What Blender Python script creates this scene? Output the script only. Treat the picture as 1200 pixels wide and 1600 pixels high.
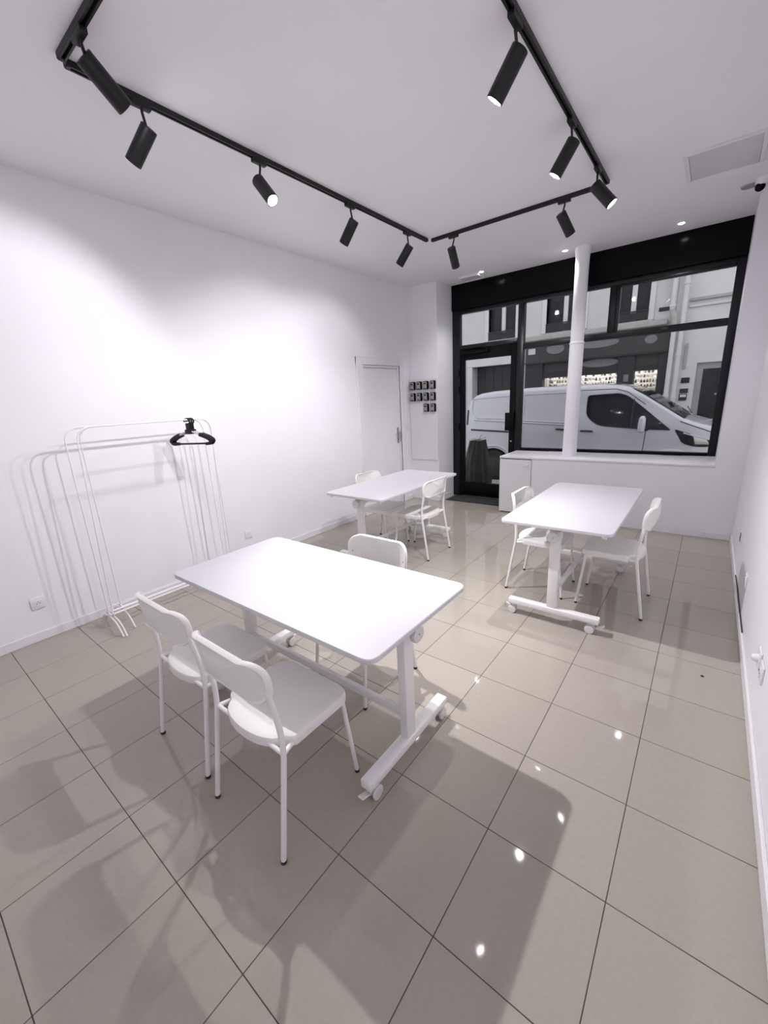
import bpy, bmesh, math, random
from mathutils import Vector, Matrix

random.seed(7)
for o in list(bpy.data.objects):
    bpy.data.objects.remove(o, do_unlink=True)
scene = bpy.context.scene
COL = scene.collection

# ---------------------------------------------------------------- camera
CAM_H = 1.5877
YAW, PITCH, ROLL = math.radians(38.618), math.radians(15.394), math.radians(-3.066)
fwd = Vector((-math.sin(YAW) * math.cos(PITCH), math.cos(YAW) * math.cos(PITCH), -math.sin(PITCH)))
right0 = Vector((math.cos(YAW), math.sin(YAW), 0))
up0 = right0.cross(fwd)
rgt = right0 * math.cos(ROLL) + up0 * math.sin(ROLL)
upv = -right0 * math.sin(ROLL) + up0 * math.cos(ROLL)
cam_data = bpy.data.cameras.new('camera')
cam_data.sensor_fit = 'HORIZONTAL'
cam_data.sensor_width = 36.0
cam_data.lens = 36.0 * 637.08 / 1200.0
cam_data.clip_start = 0.02
cam_data.clip_end = 200
cam = bpy.data.objects.new('camera', cam_data)
M = Matrix.Identity(4)
for i in range(3):
    M[i][0], M[i][1], M[i][2] = rgt[i], upv[i], -fwd[i]
M.translation = Vector((0, 0, CAM_H))
cam.matrix_world = M
COL.objects.link(cam)
scene.camera = cam

# ---------------------------------------------------------------- world, exposure
SKY = 0.85
LAMP_W = 40.0
DOWN_W = 15.0
world = bpy.data.worlds.new('dusk_sky')
scene.world = world
world.use_nodes = True
bg = world.node_tree.nodes['Background']
bg.inputs[0].default_value = (0.93, 0.94, 1.0, 1)
bg.inputs[1].default_value = SKY
vs = scene.view_settings
vs.view_transform = 'Standard'
vs.look = 'None'
vs.exposure = 0.72
vs.gamma = 1.0
vs.use_curve_mapping = False


# ---------------------------------------------------------------- materials
def mat(name, col, rough=0.5, metal=0.0, spec=0.5, noise=0.0, nscale=40.0, bump=0.0, bscale=200.0,
        emit=None, estr=0.0, coat=0.0, randv=0.0):
    m = bpy.data.materials.new(name)
    m.use_nodes = True
    nt = m.node_tree
    b = nt.nodes['Principled BSDF']
    b.inputs['Base Color'].default_value = (*col, 1)
    b.inputs['Roughness'].default_value = rough
    b.inputs['Metallic'].default_value = metal
    b.inputs['Specular IOR Level'].default_value = spec
    b.inputs['Coat Weight'].default_value = coat
    b.inputs['Coat Roughness'].default_value = 0.05
    if emit:
        b.inputs['Emission Color'].default_value = (*emit, 1)
        b.inputs['Emission Strength'].default_value = estr
    tc = None
    if noise or bump:
        tc = nt.nodes.new('ShaderNodeTexCoord')
    src = None
    if noise:
        n = nt.nodes.new('ShaderNodeTexNoise')
        n.inputs['Scale'].default_value = nscale
        n.inputs['Detail'].default_value = 6
        nt.links.new(tc.outputs['Object'], n.inputs['Vector'])
        r = nt.nodes.new('ShaderNodeMapRange')
        r.inputs['From Min'].default_value = 0.25
        r.inputs['From Max'].default_value = 0.75
        r.inputs['To Min'].default_value = 1 - noise
        r.inputs['To Max'].default_value = 1 + noise
        nt.links.new(n.outputs['Fac'], r.inputs['Value'])
        src = r.outputs['Result']
    if randv:
        oi = nt.nodes.new('ShaderNodeObjectInfo')
        r2 = nt.nodes.new('ShaderNodeMapRange')
        r2.inputs['To Min'].default_value = 1 - randv
        r2.inputs['To Max'].default_value = 1 + randv
        nt.links.new(oi.outputs['Random'], r2.inputs['Value'])
        if src:
            mu = nt.nodes.new('ShaderNodeMath')
            mu.operation = 'MULTIPLY'
            nt.links.new(src, mu.inputs[0])
            nt.links.new(r2.outputs['Result'], mu.inputs[1])
            src = mu.outputs[0]
        else:
            src = r2.outputs['Result']
    if src:
        vm = nt.nodes.new('ShaderNodeVectorMath')
        vm.operation = 'SCALE'
        vm.inputs[0].default_value = col
        nt.links.new(src, vm.inputs['Scale'])
        nt.links.new(vm.outputs[0], b.inputs['Base Color'])
    if bump:
        n2 = nt.nodes.new('ShaderNodeTexNoise')
        n2.inputs['Scale'].default_value = bscale
        n2.inputs['Detail'].default_value = 4
        nt.links.new(tc.outputs['Object'], n2.inputs['Vector'])
        bp = nt.nodes.new('ShaderNodeBump')
        bp.inputs['Strength'].default_value = bump
        bp.inputs['Distance'].default_value = 0.002
        nt.links.new(n2.outputs['Fac'], bp.inputs['Height'])
        nt.links.new(bp.outputs[0], b.inputs['Normal'])
    return m


def glass_mat(name, tint, ior=1.45, rough=0.0):
    m = bpy.data.materials.new(name)
    m.use_nodes = True
    nt = m.node_tree
    nt.nodes.remove(nt.nodes['Principled BSDF'])
    out = nt.nodes['Material Output']
    t = nt.nodes.new('ShaderNodeBsdfTransparent')
    t.inputs[0].default_value = (*tint, 1)
    g = nt.nodes.new('ShaderNodeBsdfGlossy')
    g.inputs['Roughness'].default_value = rough
    f = nt.nodes.new('ShaderNodeFresnel')
    f.inputs[0].default_value = ior
    mx = nt.nodes.new('ShaderNodeMixShader')
    nt.links.new(f.outputs[0], mx.inputs[0])
    nt.links.new(t.outputs[0], mx.inputs[1])
    nt.links.new(g.outputs[0], mx.inputs[2])
    nt.links.new(mx.outputs[0], out.inputs['Surface'])
    return m


WALL = mat('white_wall_paint', (0.86, 0.85, 0.89), 0.6, noise=0.012, nscale=3, bump=0.05, bscale=90)
CEIL = mat('white_ceiling_paint', (0.86, 0.845, 0.87), 0.7, noise=0.012, nscale=2)
TRIM = mat('white_gloss_trim', (0.82, 0.81, 0.84), 0.35, noise=0.01, nscale=6)
LAMINATE = mat('white_table_laminate', (0.66, 0.65, 0.685), 0.38, noise=0.008, nscale=60)
METALW = mat('white_powder_coat', (0.87, 0.855, 0.86), 0.35, noise=0.012, nscale=80)
PLASTW = mat('white_chair_plastic', (0.86, 0.84, 0.825), 0.42, noise=0.012, nscale=120, bump=0.04, bscale=500)
CASTW = mat('white_caster_plastic', (0.74, 0.73, 0.73), 0.3, noise=0.01, nscale=50)
TILE = mat('beige_polished_tile', (0.395, 0.362, 0.314), 0.045, noise=0.035, nscale=55, randv=0.03, spec=0.5)
GROUT = mat('dark_grout', (0.07, 0.062, 0.054), 0.9, noise=0.1, nscale=30)
BLACK = mat('black_track_metal', (0.010, 0.010, 0.011), 0.42, spec=0.35, noise=0.05, nscale=70)
BLACKF = mat('black_shopfront_paint', (0.004, 0.004, 0.005), 0.16, spec=0.10, noise=0.05, nscale=20)
DARKF = mat('dark_grey_aluminium', (0.010, 0.010, 0.012), 0.3, spec=0.25, noise=0.06, nscale=30)
RUBBER = mat('dark_rubber', (0.03, 0.03, 0.03), 0.7, noise=0.05, nscale=50)
MAT_ = mat('charcoal_coir', (0.035, 0.036, 0.04), 0.95, noise=0.3, nscale=250, bump=0.5, bscale=300)
CHROME = mat('brushed_nickel', (0.45, 0.43, 0.40), 0.3, metal=1.0, noise=0.03, nscale=40)
GREYP = mat('grey_cast_metal', (0.33, 0.33, 0.32), 0.45, noise=0.05, nscale=60)
SOCK = mat('white_socket_plastic', (0.80, 0.79, 0.81), 0.3, noise=0.01, nscale=30)
SOCKD = mat('socket_shadow_grey', (0.35, 0.35, 0.36), 0.4, noise=0.02, nscale=30)
PANELM = mat('grey_access_panel', (0.68, 0.67, 0.70), 0.18, noise=0.02, nscale=8)
LAMPON = mat('lit_lamp_face', (1, 1, 1), 0.4, emit=(1, 0.98, 1.0), estr=28, noise=0.001)
DOWNON = mat('lit_downlight', (1, 1, 1), 0.4, emit=(1, 0.98, 0.97), estr=14, noise=0.001)
GLASS = glass_mat('window_glass', (0.95, 0.955, 0.96), 1.2)
CARGL = mat('dark_car_glass', (0.012, 0.013, 0.015), 0.04, spec=0.25, noise=0.02, nscale=5)
VANW = mat('white_van_paint', (0.52, 0.52, 0.55), 0.25, noise=0.015, nscale=5, coat=0.5)
VANS = mat('van_trim_black', (0.02, 0.02, 0.022), 0.45, noise=0.05, nscale=40)
TYRE = mat('tyre_rubber', (0.012, 0.012, 0.013), 0.85, noise=0.1, nscale=60)
STONE = mat('cream_render', (0.52, 0.50, 0.49), 0.85, noise=0.07, nscale=3, bump=0.1, bscale=60)
STONE2 = mat('pale_grey_render', (0.58, 0.565, 0.57), 0.85, noise=0.06, nscale=3, bump=0.1, bscale=60)
CORN = mat('grey_stone_cornice', (0.36, 0.345, 0.33), 0.85, noise=0.1, nscale=8)
SHOPD = mat('charcoal_shop_timber', (0.035, 0.035, 0.037), 0.5, spec=0.12, noise=0.1, nscale=12)
SHOPM = mat('dark_grey_shop_panel', (0.055, 0.054, 0.054), 0.5, spec=0.12, noise=0.12, nscale=30)
DKWIN = mat('dark_window_glass', (0.03, 0.03, 0.032), 0.12, spec=0.12, noise=0.3, nscale=9)
IRON = mat('dark_iron', (0.045, 0.044, 0.046), 0.6, spec=0.12, noise=0.1, nscale=40)
OVAL = mat('faded_grey_sign', (0.17, 0.165, 0.165), 0.7, noise=0.12, nscale=25)
DOORG = mat('grey_door_paint', (0.30, 0.295, 0.295), 0.55, noise=0.05, nscale=10)
ROADM = mat('asphalt', (0.06, 0.06, 0.062), 0.9, noise=0.2, nscale=90)
SLAB = mat('grey_paving', (0.30, 0.29, 0.28), 0.85, noise=0.1, nscale=20, randv=0.06)
BAGM = mat('dark_wrapped_plastic', (0.03, 0.029, 0.028), 0.25, spec=0.12, noise=0.4, nscale=60, bump=0.6, bscale=60)
SHELF = mat('pale_wood_shelf', (0.56, 0.54, 0.51), 0.6, noise=0.1, nscale=20)
SHOPLIT = mat('lit_shop_lamp', (1, 1, 1), 0.5, emit=(1, 0.97, 0.94), estr=34, noise=0.001)
HANGC = mat('clear_grey_plastic', (0.55, 0.55, 0.58), 0.3, noise=0.03, nscale=40)
BOTTLES = [mat('bottle_' + n, c, 0.25, noise=0.15, nscale=40) for n, c in
           (('amber', (0.22, 0.17, 0.12)), ('clear', (0.75, 0.72, 0.66)), ('dark', (0.06, 0.06, 0.05)), ('cream', (0.8, 0.77, 0.72)))]


# ---------------------------------------------------------------- mesh helpers
def box(bm, x0, x1, y0, y1, z0, z1, bev=0.0, seg=2):
    r = bmesh.ops.create_cube(bm, size=1.0)
    vv = r['verts']
    for v in vv:
        v.co = Vector(((x0 + x1) / 2 + v.co.x * (x1 - x0), (y0 + y1) / 2 + v.co.y * (y1 - y0), (z0 + z1) / 2 + v.co.z * (z1 - z0)))
    if bev > 0:
        es = set()
        for v in vv:
            es.update(v.link_edges)
        bmesh.ops.bevel(bm, geom=list(es), offset=bev, segments=seg, profile=0.5, affect='EDGES')
    return bm


def B(x0, x1, y0, y1, z0, z1, bev=0.0, seg=2):
    return box(bmesh.new(), x0, x1, y0, y1, z0, z1, bev, seg)


def fillet(pts, r, n=6):
    pts = [Vector(p) for p in pts]
    rs = r if isinstance(r, (list, tuple)) else [r] * len(pts)
    out = [pts[0]]
    for i in range(1, len(pts) - 1):
        a, b, c = pts[i - 1], pts[i], pts[i + 1]
        d1, d2 = (a - b), (c - b)
        k = min(rs[i], d1.length * 0.49, d2.length * 0.49)
        p, s = b + d1.normalized() * k, b + d2.normalized() * k
        for j in range(n + 1):
            t = j / n
            out.append(p * (1 - t) ** 2 + b * 2 * t * (1 - t) + s * t * t)
    out.append(pts[-1])
    return out


def tube(bm, pts, r, n=10, caps=True):
    pts = [Vector(p) for p in pts]
    rr = r if isinstance(r, (list, tuple)) else [r] * len(pts)
    tans = []
    for i in range(len(pts)):
        a = pts[max(i - 1, 0)]
        b = pts[min(i + 1, len(pts) - 1)]
        tans.append((b - a).normalized())
    t0 = tans[0]
    ref = Vector((0, 0, 1)) if abs(t0.z) < 0.9 else Vector((1, 0, 0))
    nrm = t0.cross(ref).normalized()
    rings = []
    for i, p in enumerate(pts):
        t = tans[i]
        nrm = (nrm - t * nrm.dot(t)).normalized()
        bn = t.cross(nrm)
        rings.append([bm.verts.new(p + (nrm * math.cos(2 * math.pi * k / n) + bn * math.sin(2 * math.pi * k / n)) * rr[i]) for k in range(n)])
    for a, b in zip(rings, rings[1:]):
        for k in range(n):
            bm.faces.new((a[k], a[(k + 1) % n], b[(k + 1) % n], b[k]))
    if caps:
        bm.faces.new(rings[0][::-1])
        bm.faces.new(rings[-1])
    return bm


def T(pts, r, n=10, caps=True):
    return tube(bmesh.new(), pts, r, n, caps)


def lathe(bm, prof, c=(0, 0, 0), axis='z', n=24):
    """prof: list of (radius, height) from bottom to top."""
    rings = []
    for r, h in prof:
        ring = []
        for k in range(n):
            a = 2 * math.pi * k / n
            if axis == 'z':
                p = (c[0] + r * math.cos(a), c[1] + r * math.sin(a), c[2] + h)
            elif axis == 'x':
                p = (c[0] + h, c[1] + r * math.cos(a), c[2] + r * math.sin(a))
            else:
                p = (c[0] - r * math.cos(a), c[1] + h, c[2] + r * math.sin(a))
            ring.append(bm.verts.new(p))
        rings.append(ring)
    for a, b in zip(rings, rings[1:]):
        for k in range(n):
            bm.faces.new((a[k], a[(k + 1) % n], b[(k + 1) % n], b[k]))
    bm.faces.new(rings[0][::-1])
    bm.faces.new(rings[-1])
    return bm


def L(prof, c=(0, 0, 0), axis='z', n=24):
    return lathe(bmesh.new(), prof, c, axis, n)


def prism(bm, outline, fn0, fn1):
    a = [bm.verts.new(fn0(p)) for p in outline]
    b = [bm.verts.new(fn1(p)) for p in outline]
    n = len(outline)
    bm.faces.new(a[::-1])
    bm.faces.new(b)
    for k in range(n):
        bm.faces.new((a[k], a[(k + 1) % n], b[(k + 1) % n], b[k]))
    return bm


def obj(name, bm, m, parent=None, loc=None, smooth=True):
    bmesh.ops.recalc_face_normals(bm, faces=bm.faces)
    me = bpy.data.meshes.new(name)
    bm.to_mesh(me)
    bm.free()
    if smooth:
        for p in me.polygons:
            p.use_smooth = True
        me.set_sharp_from_angle(angle=math.radians(38))
    me.materials.append(m)
    o = bpy.data.objects.new(name, me)
    COL.objects.link(o)
    if parent:
        o.parent = parent
    if loc:
        o.location = loc
    return o


def tag(o, label, cat, group=None):
    o['label'] = label
    o['category'] = cat
    if group:
        o['group'] = group
    return o


def thing(name, label, cat, loc=(0, 0, 0), rz=0.0, group=None):
    e = bpy.data.objects.new(name, None)
    e.empty_display_size = 0.1
    COL.objects.link(e)
    e.location = loc
    e.rotation_euler = (0, 0, rz)
    return tag(e, label, cat, group)


def struct(name, bm, m, parent=None):
    o = obj(name, bm, m, parent)
    if not parent:
        o['kind'] = 'structure'
    return o


def sempty(name):
    e = bpy.data.objects.new(name, None)
    COL.objects.link(e)
    e['kind'] = 'structure'
    return e


def dup(root, loc, rz, label, group=None):
    r = root.copy()
    COL.objects.link(r)
    r.location = loc
    r.rotation_euler = (0, 0, rz)
    r['label'] = label
    if group:
        r['group'] = group
    for ch in list(root.children):
        c = ch.copy()
        COL.objects.link(c)
        c.parent = r
        for g in list(ch.children):
            d = g.copy()
            COL.objects.link(d)
            d.parent = c
    return r


def holes(bm, x0, x1, z0, z1, y0, y1, hs, axis='y'):
    xs = sorted({x0, x1, *[h[0] for h in hs], *[h[1] for h in hs]})
    zs = sorted({z0, z1, *[h[2] for h in hs], *[h[3] for h in hs]})
    xs = [x for x in xs if x0 <= x <= x1]
    zs = [z for z in zs if z0 <= z <= z1]
    for xa, xb in zip(xs, xs[1:]):
        for za, zb in zip(zs, zs[1:]):
            cx, cz = (xa + xb) / 2, (za + zb) / 2
            if any(h[0] < cx < h[1] and h[2] < cz < h[3] for h in hs):
                continue
            if axis == 'y':
                box(bm, xa, xb, y0, y1, za, zb)
            else:
                box(bm, y0, y1, xa, xb, za, zb)
    return bm


# ================================================================ ROOM SHELL
XL, XR = -3.71, 0.33          # side walls
YB, YK, YF = -1.30, 5.45, 5.29  # back wall, wall with key safes, low front wall face
YW = 5.93                     # shopfront plane
CZ = 3.13                     # ceiling
XK = -3.215                   # reveal beside the entrance door
TS, TX, TY = 0.40, -0.8713, 0.7185

floor = struct('floor', B(XL, XR, YB, YW + 0.12, -0.10, -0.0015), GROUT)
tile_cache = {}
i0 = math.floor((XL - TX) / TS)
i1 = math.ceil((XR - TX) / TS)
j0 = math.floor((YB - TY) / TS)
j1 = math.ceil((YW - TY) / TS)
G = 0.0014
for i in range(i0, i1):
    for j in range(j0, j1):
        xa, xb = max(TX + i * TS, XL), min(TX + (i + 1) * TS, XR)
        ya, yb = max(TY + j * TS, YB), min(TY + (j + 1) * TS, YW - 0.02)
        if xa > -2.2 and ya > YF:
            continue
        if xb - xa < 0.02 or yb - ya < 0.02:
            continue
        w, h = round(xb - xa, 4), round(yb - ya, 4)
        if (w, h) not in tile_cache:
            o = obj('floor_tile', B(G, w - G, G, h - G, -0.008, 0.0, 0.0008, 1), TILE, floor, (xa, ya, 0))
            tile_cache[(w, h)] = o.data
        else:
            o = bpy.data.objects.new('floor_tile', tile_cache[(w, h)])
            COL.objects.link(o)
            o.parent = floor
            o.location = (xa, ya, 0)

struct('ceiling', B(XL - 0.2, XR + 0.2, YB - 0.2, YW + 0.14, CZ, CZ + 0.2), CEIL)
DY0, DY1, DZ = 4.315, 5.165, 2.045
struct('wall_left', holes(bmesh.new(), YB - 0.2, YW + 0.14, -0.1, CZ, XL - 0.2, XL, [(DY0, DY1, -0.05, DZ)], 'x'), WALL)
struct('wall_right', B(XR, XR + 0.2, YB - 0.2, YW + 0.14, -0.1, CZ), WALL)
struct('wall_back', B(XL, XR, YB - 0.2, YB, -0.1, CZ), WALL)
struct('wall_front_left', B(XL, XK, YK, YW + 0.14, -0.1, CZ), WALL)
struct('wall_front_low', B(-1.738, XR, YF, YW + 0.12, -0.1, 0.745), WALL)
struct('wall_front_right', B(0.106, XR, YF, YW + 0.14, 0.775, CZ), WALL)
struct('trim_1', B(-2.175, 0.106, YF - 0.004, YW - 0.03, 0.747, 0.773, 0.004), TRIM)          # window sill slab
struct('trim_2', B(0.106, XR, YF, YW, 0.745, 0.775), WALL)

# baseboards
bm = bmesh.new()
box(bm, XL, XL + 0.013, YB, 4.205, 0, 0.068, 0.003, 1)
box(bm, XL, XL + 0.013, 5.275, YK - 0.013, 0, 0.068, 0.003, 1)
struct('baseboard_left', bm, TRIM)
struct('baseboard_right', B(XR - 0.014, XR, YB, YF - 0.014, 0, 0.072, 0.003, 1), TRIM)
struct('baseboard_front_left', B(XL, XK + 0.013, YK - 0.013, YK, 0, 0.075, 0.003, 1), TRIM)
struct('baseboard_reveal', B(XK, XK + 0.013, YK, YW - 0.04, 0, 0.075, 0.003, 1), TRIM)
struct('baseboard_front_right', B(0.075, XR - 0.014, YF - 0.013, YF, 0, 0.062, 0.003, 1), TRIM)
struct('baseboard_back', B(XL + 0.013, XR - 0.014, YB, YB + 0.013, 0, 0.068, 0.003, 1), TRIM)

# white interior door in the left wall
d = sempty('door_1')
obj('door_leaf', B(XL - 0.055, XL - 0.015, DY0 + 0.03, DY1 - 0.03, 0.006, DZ - 0.03, 0.003, 1), TRIM, d)
bm = bmesh.new()
box(bm, XL - 0.10, XL + 0.001, DY0, DY0 + 0.028, 0, DZ, 0.002, 1)
box(bm, XL - 0.10, XL + 0.001, DY1 - 0.028, DY1, 0, DZ, 0.002, 1)
box(bm, XL - 0.10, XL + 0.001, DY0 + 0.028, DY1 - 0.028, DZ - 0.028, DZ, 0.002, 1)
obj('door_frame', bm, TRIM, d)
bm = bmesh.new()
for a, b_ in ((0.0, 0.018), (0.04, 0.012)):
    box(bm, XL, XL + b_ + 0.004, DY0 - 0.105 + a, DY0 - 0.065 + a + 0.06, 0, DZ + 0.10 - a, 0.004, 1)
    box(bm, XL, XL + b_ + 0.004, DY1 + 0.005 - 0.0, DY1 + 0.105 - a, 0, DZ + 0.10 - a, 0.004, 1)
    box(bm, XL, XL + b_ + 0.002, DY0 - 0.105 + a, DY1 + 0.105 - a, DZ + 0.003, DZ + 0.10 - a, 0.004, 1)
obj('door_casing', bm, TRIM, d)
h = obj('door_handle', B(XL - 0.016, XL - 0.006, 5.085, 5.122, 0.935, 1.17, 0.004), CHROME, d)
obj('lever', T(fillet([(XL - 0.01, 5.104, 1.085), (XL + 0.045, 5.104, 1.085), (XL + 0.045, 4.995, 1.085)], 0.018), 0.009, 10), CHROME, h)
obj('keyhole', L([(0.008, 0), (0.008, 0.004)], (XL - 0.007, 5.104, 0.99), 'x', 12), RUBBER, h)
obj('lock_strike', B(XL - 0.0005, XL + 0.002, DY1 - 0.026, DY1 - 0.004, 0.95, 1.12), CHROME, d)
struct('wall_behind_door', B(XL - 0.4, XL - 0.21, DY0 - 0.2, DY1 + 0.2, -0.1, DZ + 0.2), WALL)

# ---------------------------------------------------------------- shopfront window and glass door
win = sempty('window_1')
FY0, FY1 = YW - 0.03, YW + 0.05
bm = B(XK + 0.005, 0.104, YW - 0.06, YW + 0.12, 2.79, CZ, 0.004, 1)
obj('header_panel', bm, BLACKF, win)


def member(name, x0, x1, z0, z1, m=DARKF, y0=FY0, y1=FY1):
    o = obj(name, B(x0, x1, y0, y1, z0, z1, 0.006, 2), m, win)
    # glazing bead: thin raised strip that catches the light
    return o


member('frame_jamb', XK + 0.002, -3.09, 0.0, 2.79)
member('frame_jamb', 0.028, 0.104, 0.775, 2.79)
member('frame_head', -3.09, 0.028, 2.735, 2.79)
member('mullion', -2.215, -2.128, 0.0, 2.735)
member('transom', -3.09, -2.215, 2.245, 2.305)
member('transom', -2.128, 0.028, 2.155, 2.228)
member('mullion', -1.115, -1.035, 2.228, 2.735)
member('bottom_rail', -2.128, 0.028, 0.775, 0.812, BLACKF)
# opening sash frame in the upper right light
bm = bmesh.new()
sx0, sx1, sz0, sz1 = -1.035, 0.028, 2.228, 2.735
for a in ((sx0, sx0 + 0.035, sz0, sz1), (sx0 + 0.035, sx1, sz1 - 0.03, sz1)):
    box(bm, a[0], a[1], YW - 0.045, YW - 0.005, a[2], a[3], 0.005, 2)
obj('sash_frame', bm, DARKF, win)
obj('sash_latch', B(-0.56, -0.49, YW - 0.05, YW - 0.03, 2.18, 2.21, 0.004), VANS, win)


def pane(parent, x0, x1, z0, z1, y=YW + 0.012):
    return obj('pane', B(x0, x1, y, y + 0.006, z0, z1), GLASS, parent, smooth=False)


pane(win, -3.09, -2.215, 2.305, 2.735)
pane(win, -2.128, -1.115, 2.228, 2.735)
pane(win, -1.0, 0.028, 2.228, 2.705)
pane(win, -2.128, 0.028, 0.812, 2.155)
obj('low_panel', B(-2.128, -1.74, FY0 + 0.01, FY1, 0.0, 0.775), BLACKF, win)

dr = sempty('door_2')
DX0, DX1, DZ0, DZ1 = -3.087, -2.218, 0.015, 2.242
dy0, dy1 = YW - 0.02, YW + 0.03
bm = bmesh.new()
box(bm, DX0, DX0 + 0.07, dy0, dy1, DZ0, DZ1, 0.004, 1)
box(bm, DX1 - 0.085, DX1, dy0, dy1, DZ0, DZ1, 0.004, 1)
box(bm, DX0 + 0.07, DX1 - 0.085, dy0, dy1, DZ1 - 0.15, DZ1, 0.004, 1)
box(bm, DX0 + 0.07, DX1 - 0.085, dy0, dy1, DZ0, 0.238, 0.004, 1)
obj('door_leaf', bm, BLACKF, dr)
pane(dr, DX0 + 0.07, DX1 - 0.085, 0.238, DZ1 - 0.15)
h = obj('door_handle', B(-2.345, -2.215, YW - 0.075, YW - 0.055, 1.06, 1.315, 0.006), BLACKF, dr)
obj('standoff', B(-2.30, -2.26, YW - 0.056, YW - 0.018, 1.09, 1.12), BLACKF, h)
obj('standoff', B(-2.30, -2.26, YW - 0.056, YW - 0.018, 1.26, 1.29), BLACKF, h)
obj('lock_cylinder', L([(0.011, 0), (0.011, 0.012)], (-2.262, YW - 0.032, 0.905), 'y', 14), CHROME, dr)
c = obj('door_closer', B(-3.06, -2.62, YW - 0.075, YW - 0.022, 2.168, 2.225, 0.006), BLACKF, dr)
obj('closer_arm', B(-3.03, -2.72, YW - 0.09, YW - 0.076, 2.235, 2.25, 0.003), BLACKF, c)
for z in (1.05, 1.62, 1.86):
    obj('hinge', L([(0.012, 0), (0.012, 0.11)], (DX0 - 0.012, YW - 0.04, z), 'z', 10), BLACKF, dr)
struct('trim_3', B(XK + 0.02, -2.2, YW - 0.055, YW - 0.028, 0.0, 0.008), CHROME)      # threshold strip
mt = obj('doormat', B(-3.15, -2.235, 5.535, 5.865, 0.0, 0.012, 0.004), MAT_)
tag(mt, 'charcoal doormat on the floor inside the glass entrance door', 'doormat')

# cabinet at the end of the low front wall
cb = thing('cabinet', 'white cupboard with one door at the end of the window sill', 'cabinet', (-1.955, 5.6, 0))
bm = bmesh.new()
box(bm, -0.217, -0.20, -0.29, 0.27, 0.0, 0.745)
box(bm, 0.20, 0.217, -0.29, 0.27, 0.0, 0.745)
box(bm, -0.20, 0.20, -0.26, 0.27, 0.0, 0.73)
obj('body', bm, TRIM, cb)
dd = obj('door', B(-0.216, 0.205, -0.31, -0.291, 0.012, 0.735, 0.002, 1), TRIM, cb)
obj('handle', B(0.125, 0.175, -0.335, -0.308, 0.655, 0.682, 0.006), SOCK, dd)

# round column on the sill
cl = thing('column', 'round white plastered column standing on the window sill', 'column', (-1.365, 5.575, 0.773))
obj('lower_shaft', L([(0.088, 0.0), (0.084, 0.05), (0.080, 0.5), (0.078, 1.335)], n=32), WALL, cl)
obj('joint_ring', L([(0.080, 1.335), (0.084, 1.339), (0.084, 1.352), (0.078, 1.356)], n=32), WALL, cl)
obj('upper_shaft', L([(0.074, 1.356), (0.072, 2.1), (0.074, 2.25), (0.085, 2.33), (0.085, CZ - 0.773)], n=32), WALL, cl)

# ================================================================ CEILING FITTINGS
TRK = 0.034
tr_l = thing('lighting_track', 'black ceiling track running along the wall with the coat racks', 'lighting track', (-2.48, 2.51, CZ))
tr_n = thing('lighting_track', 'black ceiling track carrying the single large spotlight over the near table', 'lighting track', (-1.66, 0.965, CZ))
tr_f = thing('lighting_track', 'black ceiling track running parallel to the shop window', 'lighting track', (-1.68, 4.075, CZ))
tr_r = thing('lighting_track', 'black ceiling track running above the aisle beside the right wall', 'lighting track', (-0.85, 2.50, CZ))
for tr, hl, ax in ((tr_l, 1.515, 'y'), (tr_n, 0.79, 'x'), (tr_f, 0.755, 'x'), (tr_r, 1.535, 'y')):
    def bx(a0, a1, b0, b1, z0, z1, bev=0.0):
        return B(a0, a1, b0, b1, z0, z1, bev, 1) if ax == 'x' else B(b0, b1, a0, a1, z0, z1, bev, 1)
    w = TRK / 2
    obj('rail_side', bx(-hl, hl, -w, -w + 0.011, -0.028, 0.0, 0.002), BLACK, tr)
    obj('rail_side', bx(-hl, hl, w - 0.011, w, -0.028, 0.0, 0.002), BLACK, tr)
    obj('rail_web', bx(-hl, hl, -w + 0.010, w - 0.010, -0.012, 0.0), BLACK, tr)
    for s in (-1, 1):
        obj('end_cap', bx(s * hl - 0.012, s * hl + 0.012, -w - 0.001, w + 0.001, -0.030, 0.0, 0.005), BLACK, tr)

SPOTL, SPOTR = 0.19, 0.040


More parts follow.
